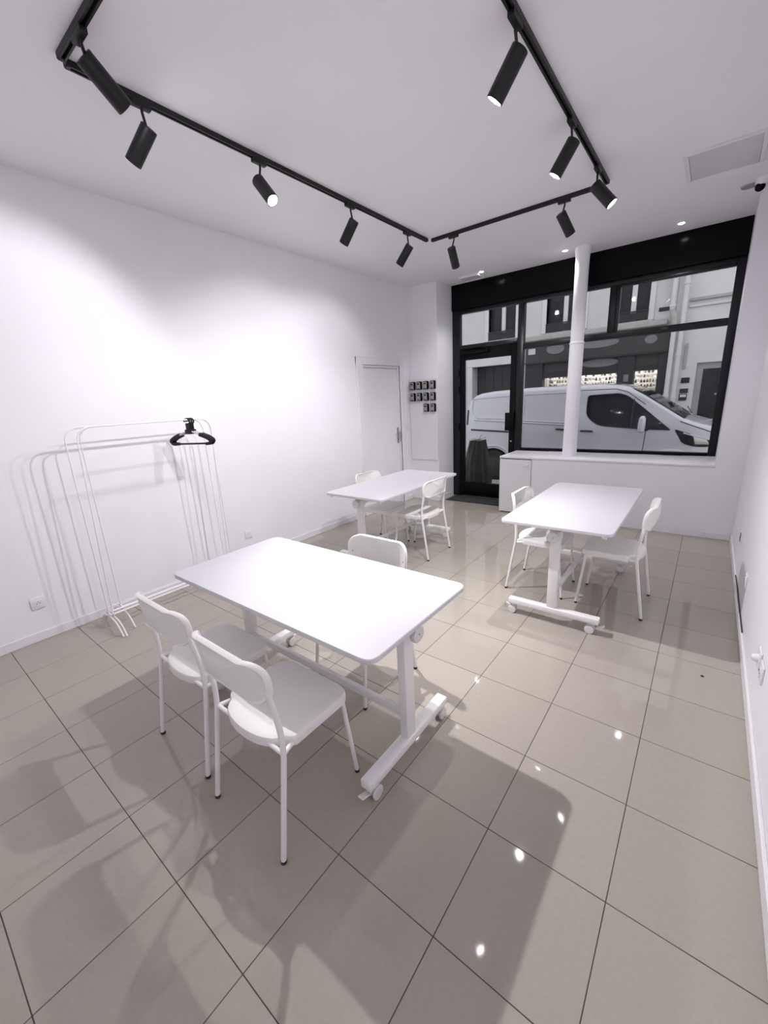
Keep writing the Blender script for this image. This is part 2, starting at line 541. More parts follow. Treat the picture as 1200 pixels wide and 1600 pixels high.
def spot(x, y, axis, direction, label, top, power=1.0, size=105, blend=0.6, rec=0.0):
    """track spotlight: adapter in the rail, stem, cylinder body, lit face with its lamp."""
    t = thing('track_spotlight', label, 'spotlight', (x, y, CZ - 0.029), 0, 'black cylinder spotlights on the ceiling tracks')
    if axis == 'y':
        obj('adapter', B(-0.016, 0.016, -0.055, 0.045, -0.022, 0.002, 0.004), BLACK, t)
    else:
        obj('adapter', B(-0.055, 0.045, -0.016, 0.016, -0.022, 0.002, 0.004), BLACK, t)
    dv = Vector(direction).normalized()
    tp = Vector(top) - Vector((x, y, CZ - 0.029))
    obj('stem', T([(0, 0, -0.015), (0, 0, -0.04), tuple(tp + dv * 0.02)], 0.007, 8), BLACK, t)
    q = Vector((0, 0, 1)).rotation_difference(dv).to_matrix().to_4x4()
    bm = L([(SPOTR - 0.003, 0.0), (SPOTR, 0.003), (SPOTR, SPOTL - 0.002), (SPOTR - 0.002, SPOTL), (SPOTR - 0.005, SPOTL), (SPOTR - 0.006, SPOTL - 0.007 - rec), (0.008, SPOTL - 0.009 - rec)], n=28)
    bmesh.ops.transform(bm, matrix=Matrix.Translation(tp) @ q, verts=bm.verts)
    body = obj('body', bm, BLACK, t)
    bm = L([(SPOTR - 0.0065, SPOTL - 0.008 - rec), (SPOTR - 0.0065, SPOTL - 0.003 - rec), (0.012, SPOTL - 0.001 - rec)], n=24)
    bmesh.ops.transform(bm, matrix=Matrix.Translation(tp) @ q, verts=bm.verts)
    obj('lens', bm, LAMPON, body)
    ld = bpy.data.lights.new('spot_lamp', 'SPOT')
    ld.energy = LAMP_W * power
    ld.color = (1.0, 0.975, 1.0)
    ld.spot_size = math.radians(size)
    ld.spot_blend = blend
    ld.shadow_soft_size = 0.022
    lo = bpy.data.objects.new('spot_lamp', ld)
    COL.objects.link(lo)
    lo.parent = t
    lo.location = tp + dv * (SPOTL + 0.03)
    lo.rotation_euler = dv.to_track_quat('-Z', 'Y').to_euler()
    return t


spot(-2.48, 1.303, 'y', (-0.65, -0.30, -0.70), 'black track spotlight tilted at the left wall, beside the empty track corner', (-2.475, 1.325, 3.005), 0.5, rec=0.035)
spot(-2.48, 2.019, 'y', (0.64, 0.02, -0.77), 'black track spotlight turned away from the wall, its lit lens showing', (-2.48, 1.99, 2.985), 4.6, 88, 1.0)
spot(-2.48, 2.883, 'y', (-0.66, -0.05, -0.75), 'black track spotlight aimed at the wall, between the glaring one and the track end', (-2.47, 2.91, 3.0), 0.27)
spot(-2.48, 3.686, 'y', (-0.66, -0.06, -0.75), 'black track spotlight closest to the far end of the track by the coat rack wall', (-2.47, 3.71, 2.997), 0.3)
spot(-2.196, 4.075, 'x', (-0.06, 0.62, -0.78), 'black track spotlight facing the window at the corner end of the window track', (-2.218, 4.06, 2.995), 0.6)
spot(-1.166, 4.075, 'x', (0.32, 0.55, -0.75), 'black track spotlight facing the window near the aisle end of the window track', (-1.191, 4.06, 3.006), 0.1)
spot(-0.85, 2.126, 'y', (-0.60, -0.05, -0.80), 'largest-looking lit black spotlight on the aisle track, pointing down to the room', (-0.85, 2.19, 3.035), 1.75)
spot(-0.85, 3.024, 'y', (-0.52, -0.08, -0.82), 'lit black spotlight in the middle of the aisle track', (-0.85, 3.09, 3.035), 1.6)
spot(-0.85, 3.721, 'y', (0.60, 0.08, -0.73), 'lit black spotlight turned to the right wall at the aisle track end', (-0.85, 3.66, 2.98), 0.35)
spot(-2.231, 0.965, 'x', (-0.10, 0.80, -0.59), 'black track spotlight alone on the short track above the near table', (-2.277, 0.98, 3.05), 0.2)

spot(-1.60, 0.965, 'x', (-0.15, -0.86, -0.48), 'added fill spotlight, out of view on the short track, turned to the back wall', (-1.60, 0.955, 3.03), 0.8)  # unseen spotlight added so bounce off the back wall lifts the shadows
spot(-1.02, 0.965, 'x', (0.15, -0.86, -0.48), 'added fill spotlight, out of view on the short track near the aisle track, turned to the back wall', (-1.02, 0.955, 3.03), 0.8)  # second unseen lamp, added for the same bounce fill
spot(-0.85, 1.30, 'y', (0.55, -0.68, -0.48), 'added fill spotlight, out of view on the aisle track, turned to the back corner', (-0.845, 1.29, 3.03), 0.8)  # unseen too, added to bounce fill light from the back corner

# recessed downlights by the window
for x, y, lb in ((-2.583, 5.529, 'small lit recessed downlight beside the ceiling air vent'), (-1.547, 5.518, 'small lit recessed downlight next to the white column'),
                 (-0.461, 5.564, 'small lit recessed downlight between the column and the right wall')):
    t = thing('downlight', lb, 'downlight', (x, y, CZ), 0, 'recessed downlights above the window')
    obj('trim_ring', L([(0.042, -0.006), (0.042, 0.0), (0.040, 0.001)], n=24), TRIM, t)
    obj('lens', L([(0.020, -0.010), (0.027, -0.008), (0.028, -0.004)], n=20), DOWNON, t)
    ld = bpy.data.lights.new('downlight_lamp', 'SPOT')
    ld.energy = DOWN_W
    ld.color = (1.0, 0.98, 0.98)
    ld.spot_size = math.radians(110)
    ld.spot_blend = 0.8
    ld.shadow_soft_size = 0.025
    lo = bpy.data.objects.new('downlight_lamp', ld)
    COL.objects.link(lo)
    lo.parent = t
    lo.location = (0, 0, -0.03)

t = thing('air_vent', 'small white rectangular louvre vent in the ceiling above the entrance door', 'air vent', (-2.78, 5.645, CZ))
bm = bmesh.new()
for a in ((-0.15, 0.15, -0.11, -0.09), (-0.15, 0.15, 0.09, 0.11), (-0.15, -0.13, -0.09, 0.09), (0.13, 0.15, -0.09, 0.09)):
    box(bm, a[0], a[1], a[2], a[3], -0.028, 0.0, 0.003, 1)
obj('vent_frame', bm, TRIM, t)
obj('backing', B(-0.13, 0.13, -0.09, 0.09, -0.006, 0.0), RUBBER, t)
for k in range(5):
    y = -0.07 + k * 0.034
    bm = B(-0.13, 0.13, -0.012, 0.012, -0.0015, 0.0015)
    bmesh.ops.rotate(bm, verts=bm.verts, matrix=Matrix.Rotation(0.7, 3, 'X'))
    bmesh.ops.translate(bm, verts=bm.verts, vec=(0, y, -0.016))
    obj('slat', bm, TRIM, t)

t = thing('access_panel', 'grey rectangular access panel set in the ceiling near the right wall', 'ceiling panel', (-0.145, 4.305, CZ))
bm = bmesh.new()
for a in ((-0.225, 0.225, -0.255, -0.238), (-0.225, 0.225, 0.238, 0.255), (-0.225, -0.20, -0.238, 0.238), (0.20, 0.225, -0.238, 0.238)):
    box(bm, a[0], a[1], a[2], a[3], -0.012, 0.0, 0.002, 1)
obj('panel_frame', bm, TRIM, t)
obj('panel_door', B(-0.198, 0.198, -0.236, 0.236, -0.009, 0.0, 0.001, 1), PANELM, t)

t = thing('security_camera', 'white dome security camera with black lens on the ceiling by the right wall', 'camera', (0.115, 4.93, CZ))
obj('base', L([(0.050, -0.05), (0.060, -0.03), (0.062, 0.0)], n=28), SOCK, t)
bm = bmesh.new()
bmesh.ops.create_uvsphere(bm, u_segments=20, v_segments=12, radius=0.034)
bmesh.ops.translate(bm, verts=bm.verts, vec=(-0.025, -0.01, -0.058))
obj('lens', bm, BLACKF, t)
o = obj('smoke_detector', L([(0.045, -0.012), (0.05, -0.008), (0.052, 0.0)], (0.018, 5.02, CZ), n=24), GREYP)
tag(o, 'flat round grey detector disc on the ceiling beside the dome camera', 'detector')

# ================================================================ WALL FITTINGS
bd = obj('key_board', B(XL + 0.004, XK - 0.002, YK - 0.018, YK - 0.0005, 0.645, 1.86, 0.002, 1), TRIM)
tag(bd, 'white wall board carrying the key safes beside the interior door', 'board')
pr = None
for r, (z, cols) in enumerate(((1.762, (0, 1, 2, 3)), (1.598, (0, 1, 2, 3)), (1.436, (2, 3)))):
    for cidx in cols:
        x = (-3.632, -3.515, -3.398, -3.278)[cidx]
        row = ('top row', 'middle row', 'bottom pair')[r]
        order = (('first', 'second', 'third', 'fourth')[cidx] if r < 2 else ('nearer', 'farther')[cidx - 2])
        lb = 'grey key safe, %s from the interior door in the %s on the white board' % (order, row)
        loc = (x, YK - 0.0185, z)
        if pr is None:
            pr = thing('key_safe', lb, 'key safe', loc, 0, 'key safes on the white board')
            bm = bmesh.new()
            ol = [(-0.037, -0.06), (0.037, -0.06), (0.040, -0.056), (0.040, 0.048), (0.030, 0.06), (-0.030, 0.06), (-0.040, 0.048), (-0.040, -0.056)]
            prism(bm, ol, lambda p: (p[0], 0, p[1]), lambda p: (p[0] * 0.95, -0.042, p[1] * 0.97))
            obj('casing', bm, BLACKF, pr)
            ol2 = [(-0.030, -0.05), (0.030, -0.05), (0.030, 0.038), (0.021, 0.05), (-0.021, 0.05), (-0.030, 0.038)]
            fc = obj('face', prism(bmesh.new(), ol2, lambda p: (p[0], -0.040, p[1]), lambda p: (p[0] * 0.96, -0.050, p[1] * 0.97)), GREYP, pr)
            obj('dial_window', B(-0.017, 0.017, -0.053, -0.049, 0.012, 0.034, 0.004), VANS, fc)
            obj('pull_bar', B(-0.02, 0.02, -0.053, -0.049, -0.044, -0.037, 0.001), VANS, fc)
        else:
            dup(pr, loc, 0, lb)


def socket(loc, face, label, plug=False):
    """face +1: on left wall looking to +X; -1: on the right wall."""
    t = thing('wall_socket', label, 'socket', loc, 0.0 if face > 0 else math.pi)
    obj('plate', B(0.0, 0.010, -0.043, 0.043, -0.043, 0.043, 0.004), SOCK, t)
    obj('recess', L([(0.021, 0), (0.021, 0.0016)], (0.0095, 0, 0), 'x', 20), SOCKD, t)
    w = obj('rim', L([(0.0235, 0), (0.0235, 0.003), (0.0215, 0.003)], (0.0095, 0, 0), 'x', 24), SOCK, t)
    obj('pin', L([(0.003, 0), (0.003, 0.006)], (0.012, 0, 0.012), 'x', 8), CHROME, t)
    for s in (-1, 1):
        obj('hole', L([(0.003, 0), (0.003, 0.001)], (0.0125, s * 0.0095, -0.002), 'x', 8), RUBBER, t)
    if plug:
        obj('plug', L([(0.019, 0), (0.018, 0.014), (0.012, 0.022)], (0.012, 0, 0), 'x', 16), SOCK, t)
    return t


socket((XL, 0.537, 0.287), 1, 'white wall socket low on the wall left of the coat racks')
socket((XL, 2.32, 0.287), 1, 'white wall socket low on the wall between coat racks and interior door')
socket((XR, 3.42, 0.30), -1, 'single white wall socket on the right wall above the skirting')
socket((XR, 2.36, 0.325), -1, 'white wall socket of the adjoining pair on the right wall, with plug', True)
socket((XR, 2.245, 0.32), -1, 'white wall socket of the adjoining pair on the right wall, partly unplugged')
t = thing('cable_outlet', 'small white outlet with dark opening on the right wall near the front corner', 'outlet', (XR, 4.28, 0.345), math.pi)
obj('plate', B(0, 0.009, -0.045, 0.045, -0.045, 0.045, 0.003), SOCK, t)
obj('opening', B(0.008, 0.011, -0.03, 0.03, -0.034, 0.034, 0.002), RUBBER, t)
o = obj('light_switch', B(XL, XL + 0.01, 5.295, 5.375, 1.11, 1.19, 0.003), SOCK)
tag(o, 'white light switch between the interior door and the key safes', 'light switch')
o = obj('cable', T(fillet([(XR - 0.008, 4.1, 0.075), (XR - 0.006, 3.8, 0.078), (XR - 0.008, 3.5, 0.080), (XR - 0.006, 3.1, 0.076)], 0.1), 0.0035, 8), RUBBER)
tag(o, 'thin black cable lying along the skirting top on the right wall', 'cable')
o = obj('black_scrap', L([(0.006, 0), (0.009, 0.003), (0.004, 0.006)], (0.146, 2.594, 0.0005), n=8), RUBBER)
tag(o, 'tiny black scrap lying on the floor tiles near the right wall', 'scrap')
o = obj('cable', T(fillet([(-3.66, 4.62, 0.004), (-3.645, 4.85, 0.004), (-3.66, 5.08, 0.004)], 0.1), 0.004, 8), RUBBER)
tag(o, 'short black draught strip on the floor under the interior door', 'draught strip')

# ================================================================ CHAIRS


def rounded_outline(pts, rads, n=6):
    """closed rounded polygon in 2D"""
    out = []
    m = len(pts)
    for i in range(m):
        a, b, c = Vector(pts[i - 1]), Vector(pts[i]), Vector(pts[(i + 1) % m])
        d1, d2 = a - b, c - b
        k = min(rads[i], d1.length * 0.49, d2.length * 0.49)
        if k < 1e-5:
            out.append(b)
            continue
        p, s = b + d1.normalized() * k, b + d2.normalized() * k
        for j in range(n + 1):
            t = j / n
            out.append(p * (1 - t) ** 2 + b * 2 * t * (1 - t) + s * t * t)
    return out


def ring_surface(bm, outline, rings, cen, fmap):
    """rings: list of (scale, level); connects successive rings; first/last closed to a centre vertex when scale 0"""
    prev = None
    n = len(outline)
    for sc, lv in rings:
        if sc == 0:
            v = bm.verts.new(fmap(Vector(cen), lv))
            cur = v
        else:
            cur = [bm.verts.new(fmap(Vector(cen) + (p - Vector(cen)) * sc, lv)) for p in outline]
        if prev is not None:
            if isinstance(prev, list) and isinstance(cur, list):
                for k in range(n):
                    bm.faces.new((prev[k], prev[(k + 1) % n], cur[(k + 1) % n], cur[k]))
            elif isinstance(cur, list):
                for k in range(n):
                    bm.faces.new((prev, cur[k], cur[(k + 1) % n]))
            else:
                for k in range(n):
                    bm.faces.new((prev[k], prev[(k + 1) % n], cur))
        prev = cur
    return bm


def make_chair(loc, rz, label):
    t = thing('stacking_chair', label, 'chair', loc, rz, 'white plastic and steel chairs at the tables')
    # seat
    right = [(0.206, 0.205), (0.206, -0.092), (0.188, -0.105), (0.168, -0.112), (0.150, -0.142), (0.10, -0.168), (0.035, -0.18)]
    pts = right + [(-x, y) for x, y in right[::-1]]
    rad = [0.075, 0.012, 0.004, 0.01, 0.02, 0.03, 0.03]
    ol = rounded_outline(pts, rad + rad[::-1])

    def fm(p, lv):
        # front edge waterfalls down slightly, dished middle
        f = max(0.0, (p.y - 0.12) / 0.085)
        e = max(abs(p.x) / 0.206, abs(p.y) / 0.2)
        return (p.x, p.y, 0.452 + lv - 0.008 * f * f - (0.010 * max(0, 1 - e * e) if lv > -0.02 else 0))
    bm = bmesh.new()
    ring_surface(bm, ol, [(0, 0), (0.3, 0), (0.6, 0), (0.85, 0), (0.95, 0), (0.985, -0.003), (1.0, -0.010), (1.003, -0.022), (0.998, -0.042), (0.985, -0.044), (0.975, -0.030), (0.6, -0.022), (0, -0.022)], (0, 0.01), fm)
    obj('seat', bm, PLASTW, t)
    # backrest
    bo = rounded_outline([(0.220, 0.803), (-0.220, 0.803), (-0.214, 0.640), (0.214, 0.640)], [0.085, 0.085, 0.06, 0.06], 9)

    def fb(p, lv):
        u = p.x / 0.215
        y = -0.160 - 0.064 * (1 - u * u) - 0.10 * (p.y - 0.64)
        return (p.x, y + lv, p.y)
    bm = bmesh.new()
    ring_surface(bm, bo, [(0, 0.005), (0.35, 0.005), (0.7, 0.005), (0.9, 0.005), (0.96, 0.008), (0.985, 0.010), (1.003, 0.006), (1.008, -0.002), (1.0, -0.011), (0.98, -0.014), (0.95, -0.011), (0.93, -0.006), (0.6, -0.005), (0.3, -0.005), (0, -0.005)], (0, 0.724), fb)
    obj('backrest', bm, PLASTW, t)
    for s in (-1, 1):
        path = fillet([(s * 0.218, -0.217, 0.012), (s * 0.212, -0.150, 0.435), (s * 0.208, -0.150, 0.53), (s * 0.204, -0.176, 0.69)], [0, 0.08, 0.08, 0], 7)
        lg = obj('leg', T(path, 0.0105, 12), METALW, t)
        obj('foot_cap', L([(0.0105, 0), (0.0115, 0.002), (0.0115, 0.014)], (s * 0.218, -0.217, 0), n=14), RUBBER, lg)
        path = fillet([(s * 0.186, 0.218, 0.012), (s * 0.176, 0.172, 0.418), (s * 0.186, -0.08, 0.420), (s * 0.207, -0.150, 0.420)], [0, 0.035, 0.03, 0], 6)
        lg = obj('leg', T(path, 0.0095, 12), METALW, t)
        obj('foot_cap', L([(0.0095, 0), (0.0105, 0.002), (0.0105, 0.014)], (s * 0.186, 0.218, 0), n=14), RUBBER, lg)
        obj('screw', L([(0.004, 0), (0.003, 0.004)], (s * 0.190, -0.172, 0.705), 'y', 8), GREYP, t)
    obj('crossbar', T([(-0.208, -0.150, 0.421), (0.208, -0.150, 0.421)], 0.0085, 10), METALW, t)
    return t


ch = make_chair((-1.230, 0.800, 0), 0, 'white chair at the near table, beside the table leg with the round knob')
dup(ch, (-1.790, 0.826, 0), 0, 'white chair at the near table, on the side of the coat racks')
dup(ch, (-1.445, 1.545, 0), math.pi, 'white chair tucked in on the window side of the near table')
dup(ch, (-2.275, 3.467, 0), math.pi / 2, 'white chair at the table by the interior door, on the aisle side')
dup(ch, (-2.790, 3.460, 0), -math.pi / 2, 'white chair at the table by the interior door, on the wall side')
dup(ch, (-0.967, 3.300, 0), -math.pi / 2, 'white chair at the table before the window sill, on the cupboard side')
dup(ch, (-0.425, 3.300, 0), math.pi / 2, 'white chair at the table before the window sill, on the right wall side')

# ================================================================ TABLES


def make_table(loc, rz, label):
    t = thing('folding_table', label, 'table', loc, rz, 'white folding tables on casters')
    TZ = 0.745
    ol = rounded_outline([(0.70, 0.35), (-0.70, 0.35), (-0.70, -0.35), (0.70, -0.35)], [0.05] * 4, 7)
    bm = bmesh.new()
    ring_surface(bm, ol, [(0, 0), (0.5, 0), (0.996, 0), (1.0, -0.003), (1.0, -0.019), (0.996, -0.022), (0.5, -0.022), (0, -0.022)], (0, 0), lambda p, lv: (p.x, p.y, TZ + lv))
    obj('tabletop', bm, LAMINATE, t)
    for s in (-1, 1):
        X = s * 0.585
        obj('post', B(X - 0.021, X + 0.021, -0.033, 0.033, 0.118, 0.655, 0.005), METALW, t)
        obj('foot_beam', B(X - 0.028, X + 0.028, -0.305, 0.305, 0.080, 0.120, 0.006), METALW, t)
        # hinge head, bracket below the top, clamping knob
        obj('hinge_head', B(X - 0.030, X + 0.030, -0.038, 0.038, 0.625, 0.690, 0.008), METALW, t)
        obj('top_bracket', B(X - 0.022, X + 0.022, -0.25, 0.25, 0.690, 0.7225, 0.004), METALW, t)
        kn = obj('knob', L([(0.012, 0.03), (0.012, 0.052), (0.036, 0.054), (0.038, 0.058), (0.038, 0.072), (0.035, 0.076)] if s > 0 else
                           [(0.035, -0.076), (0.038, -0.072), (0.038, -0.058), (0.036, -0.054), (0.012, -0.052), (0.012, -0.03)], (X, 0, 0.655), 'x', 28), CASTW, t)
        obj('knob_screw', L([(0.004, 0), (0.004, 0.0015)], (X + s * 0.0765 - (0.0 if s > 0 else 0.0015), 0, 0.655), 'x', 8), SOCKD, kn)
        obj('bracket_lug', B(X - 0.016, X + 0.016, 0.034, 0.060, 0.612, 0.640, 0.003), METALW, t)
        for sy in (-1, 1):
            Y = sy * 0.265
            # caster: fork > wheels, brake lever
            bm = bmesh.new()
            lathe(bm, [(0.020, 0.066), (0.020, 0.080)], (X, Y, 0), n=16)
            box(bm, X - 0.008, X + 0.008, Y - 0.012, Y + 0.030, 0.030, 0.068, 0.004)
            ft = obj('caster', bm, CASTW, t)
            wy = Y + 0.014
            for wx in (-0.016, 0.016):
                obj('wheel', L([(0.020, -0.007), (0.028, -0.006), (0.030, -0.003), (0.030, 0.003), (0.028, 0.006), (0.020, 0.007)], (X + wx, wy, 0.030), 'x', 24), CASTW, ft)
            bm = B(-0.014, 0.014, -0.030, 0.018, -0.004, 0.004, 0.003)
            bmesh.ops.rotate(bm, verts=bm.verts, matrix=Matrix.Rotation(sy * 0.35, 3, 'X'))
            bmesh.ops.translate(bm, verts=bm.verts, vec=(X, Y + sy * 0.045, 0.062))
            obj('brake_lever', bm, CASTW, ft)
        for sy in (-1, 1):
            obj('bumper', B(s * 0.66 - 0.012, s * 0.66 + 0.012, sy * 0.30 - 0.015, sy * 0.30 + 0.015, 0.700, 0.7225, 0.003), METALW, t)
    obj('stretcher', B(-0.563, 0.563, -0.011, 0.011, 0.205, 0.245, 0.003), METALW, t)
    obj('axle', T([(-0.556, 0, 0.652), (0.556, 0, 0.652)], 0.013, 12), METALW, t)
    return t


tb = make_table((-1.490, 1.225, 0), 0, 'white folding caster table parallel to the window, between three chairs and the coat racks')
dup(tb, (-2.520, 3.385, 0), math.pi / 2, 'white folding caster table beside the interior door')
dup(tb, (-0.715, 3.315, 0), math.pi / 2, 'white folding caster table in front of the window sill, beside the right wall')

# ================================================================ COAT RACKS AND HANGERS


def make_rack(x, y0, label, lean=0.0):
    W, H = 0.985, 1.512
    t = thing('coat_rack', label, 'coat rack', (x, y0, 0), 0, 'white tubular coat racks by the wall')
    R = 0.0058
    path = fillet([(0, 0, 0.10), (0, lean, H), (0, W + lean, H), (0, W, 0.10)], 0.11, 10)
    obj('hanging_frame', T(path, R, 10), METALW, t)
    for y in (0.0, W):
        for s in (-1, 1):
            p = fillet([(0, y, 0.128), (s * 0.010, y, 0.112), (s * 0.13, y, 0.092), (s * 0.21, y, 0.007)], [0, 0.02, 0.09, 0], 8)
            obj('foot', T(p, R, 8), METALW, t)
        obj('rail_plate', B(-0.036, 0.036, y - 0.005, y + 0.005, 0.124, 0.140, 0.002, 1), METALW, t)
    for s in (-1, 1):
        obj('shoe_rail', T([(s * 0.03, 0, 0.132), (s * 0.03, W, 0.132)], 0.0045, 8), METALW, t)
    return t


make_rack(-3.410, 0.868, 'white tubular coat rack standing in the middle of the nested three')
make_rack(-3.398, 0.888, 'white tubular coat rack of the nested three, frontmost towards the tables', 0.05)
make_rack(-3.480, 0.975, 'white tubular coat rack of the nested three, closest to the wall')


def make_hanger(x, y, z, rz, label):
    t = thing('coat_hanger', label, 'hanger', (x, y, z), rz, 'black coat hangers on the rack')
    # origin: underside of the rack bar; width along local x
    pts = [(0.0, 0, -0.075), (0.0, 0, -0.028), (0.028, 0, -0.010), (0.027, 0, 0.014), (0.0, 0, 0.0245), (-0.027, 0, 0.014), (-0.028, 0, -0.004)]
    obj('hook', T(fillet(pts, 0.012, 5), 0.0065, 10), BLACK, t)
    obj('hook_sleeve', B(-0.020, 0.020, -0.0065, 0.0065, -0.070, -0.014, 0.005), BLACK, t)
    obj('neck', B(-0.036, 0.036, -0.0065, 0.0065, -0.104, -0.064, 0.005), BLACK, t)
    for s in (-1, 1):
        obj('arm', T([(s * 0.028, 0, -0.082), (s * 0.105, 0, -0.112)], 0.0065, 10), HANGC, t)
        pd = fillet([(s * 0.098, 0, -0.108), (s * 0.165, 0, -0.132), (s * 0.205, 0, -0.158), (s * 0.190, 0, -0.182), (s * 0.150, 0, -0.186)], 0.022, 5)
        obj('shoulder', T(pd, [0.016] * (len(pd) - 8) + [0.013] * 8, 10), BLACK, t).scale = (1, 0.42, 1)
    obj('trouser_bar', T([(-0.185, 0, -0.184), (0.185, 0, -0.184)], 0.0065, 10), BLACK, t)
    return t


for k, (yy, rz, lb) in enumerate(((1.753, 21, 'black plastic coat hanger in the rack cluster, closest to the rack curve'),
                                  (1.737, 21, 'black plastic coat hanger squeezed between two others on the rack'),
                                  (1.721, 21, 'black plastic coat hanger in the rack cluster, on the side of the long bar'))):
    make_hanger(-3.404, yy, 1.4975, math.radians(rz), lb)

# ================================================================ STREET OUTSIDE
ZS = -0.20
struct('road', B(-14, 8, 7.55, 10.7, ZS - 0.2, ZS), ROADM)
pv = struct('pavement', B(-14, 8, YW + 0.12, 7.55, -0.3, -0.055), GROUT)
for i in range(8):
    for j in range(3):
        o = obj('paving_slab', B(0.003, 0.597, 0.003, 0.457, -0.05, 0.0, 0.003, 1), SLAB, pv, (-6.0 + i * 0.6, YW + 0.13 + j * 0.46, -0.05))
obj('kerb', B(-14, 8, 7.45, 7.56, -0.3, -0.045, 0.01), SLAB, pv)
struct('pavement_far', B(-14, 8, 10.7, 11.5, -0.4, -0.08), SLAB)

# sack on a ring stand outside the door
t = thing('waste_sack', 'dark crinkled waste sack on a wire ring outside the glass door', 'waste sack', (-3.30, 6.98, -0.05))
bm = bmesh.new()
rings = []
N = 56
for k in range(15):
    f = k / 14
    z = 0.02 + 0.82 * f
    base = 0.31 - 0.165 * f - 0.05 * (1 - f) ** 6
    ring = []
    for a in range(N):
        th = 2 * math.pi * a / N
        pl = 0.010 * math.sin(th * 14 + 1.2 * math.sin(f * 4)) + 0.008 * math.sin(th * 5 + f * 6)
        ring.append(bm.verts.new(((base + pl) * math.cos(th), (base + pl) * math.sin(th) * 0.8, z + 0.01 * math.sin(th * 3 + f))))
    rings.append(ring)
for a, b_ in zip(rings, rings[1:]):
    for k in range(N):
        bm.faces.new((a[k], a[(k + 1) % N], b_[(k + 1) % N], b_[k]))
bm.faces.new(rings[0][::-1])
bm.faces.new(rings[-1])
obj('sack', bm, BAGM, t)
obj('ring', T([(0.155 * math.cos(a * math.pi / 12), 0.125 * math.sin(a * math.pi / 12), 0.855 + 0.03 * math.cos(a * math.pi / 12)) for a in range(25)], 0.007, 8), CHROME, t)
obj('ring_clip', T(fillet([(0.09, -0.085, 0.85), (0.09, -0.11, 0.91), (0.13, -0.085, 0.94)], 0.02), 0.006, 8), CHROME, t)

# ---------------------------------------------------------------- van
VY = 8.0                    # near side plane
VC = VY + 0.92              # centre line
van = thing('van', 'white panel van parked at the kerb across the window', 'van', (-1.7, VC, ZS))
OX, OZ = -1.7, ZS


def top_z(x):
    prof = [(-4.06, 1.30), (-4.03, 1.42), (-3.98, 1.50), (-3.90, 1.565), (-3.78, 1.605), (-3.5, 1.635), (-2.8, 1.66), (-2.0, 1.665), (-1.5, 1.65), (-1.22, 1.615), (-1.08, 1.57),
            (-0.9, 1.455), (-0.6, 1.255), (-0.33, 1.07), (-0.2, 1.01), (0.05, 0.93), (0.28, 0.81), (0.42, 0.66), (0.47, 0.52)]
    for (a, za), (b, zb) in zip(prof, prof[1:]):
        if a <= x <= b:
            return za + (zb - za) * (x - a) / (b - a)
    return prof[-1][1] if x > 0 else prof[0][1]


def half_w(x, z):
    w = 0.92
    if z > 0.92:
        w -= 0.11 * ((z - 0.92) / 0.7) ** 1.25
    if z < 0.35:
        w -= 0.03 * ((0.35 - z) / 0.3)
    # shallow waist groove below the belt
    w -= 0.012 * math.exp(-((z - 0.62) / 0.13) ** 2)
    if x > -0.35:
        w -= 0.30 * ((x + 0.35) / 0.82) ** 2
    if x < -3.85:
        w -= 0.05 * ((-3.85 - x) / 0.21) ** 2
    return w


def near(x, z, off=0.0):
    return Vector((x - OX, VY + 0.92 - half_w(x, z) - off - VC, z - OZ))


bm = bmesh.new()
st = [-4.06, -4.03, -3.98, -3.90, -3.78, -3.5, -3.1, -2.8, -2.4, -2.0, -1.7, -1.5, -1.35, -1.22, -1.08, -0.9, -0.75, -0.6, -0.45, -0.33, -0.2, -0.05, 0.05, 0.17, 0.28, 0.36, 0.42, 0.47]
rows = []
for x in st:
    tz = top_z(x)
    rr = 0.10 if x < -1.0 else 0.07
    zb = 0.03 if x < 0.3 else 0.10
    pts = []
    for k in range(13):
        z = zb + (tz - rr - zb) * k / 12
        pts.append((half_w(x, z), z))
    w0 = half_w(x, tz - rr)
    for k in range(1, 6):
        a = math.pi / 2 * k / 5
        pts.append((w0 - rr * 1.4 * (1 - math.cos(a)), tz - rr + rr * math.sin(a)))
    for k in range(1, 4):
        pts.append(((w0 - rr * 1.4) * (1 - k / 3), tz + 0.012 * k / 3))
    full = [(-w, z) for w, z in pts] + [(w, z) for w, z in pts[-2::-1]]
    rows.append([bm.verts.new((x - OX, w, z - OZ)) for w, z in full])
for a, b_ in zip(rows, rows[1:]):
    for k in range(len(a) - 1):
        bm.faces.new((a[k], a[k + 1], b_[k + 1], b_[k]))
    bm.faces.new((a[-1], a[0], b_[0], b_[-1]))
bm.faces.new(rows[0])
bm.faces.new(rows[-1][::-1])
body = obj('body', bm, VANW, van)
WHX = (-3.43, -0.42)
bm = bmesh.new()
for wx in WHX:
    lathe(bm, [(0.385, -1.2), (0.385, 1.2)], (wx - OX, 0, 0.13 - OZ), 'y', 40)
cut = bmesh.new()
cut.free()
cutme = bpy.data.meshes.new('arch_cut')
bmesh.ops.recalc_face_normals(bm, faces=bm.faces)
bm.to_mesh(cutme)
bm.free()
cuto = bpy.data.objects.new('arch_cut', cutme)
COL.objects.link(cuto)
cuto.parent = van
md = body.modifiers.new('arches', 'BOOLEAN')
md.operation = 'DIFFERENCE'
md.solver = 'EXACT'
md.object = cuto
bpy.context.view_layer.update()
dg = bpy.context.evaluated_depsgraph_get()
newme = bpy.data.meshes.new_from_object(body.evaluated_get(dg))
body.modifiers.clear()
body.data = newme
for p in newme.polygons:
    p.use_smooth = True
newme.set_sharp_from_angle(angle=math.radians(34))
bpy.data.objects.remove(cuto, do_unlink=True)


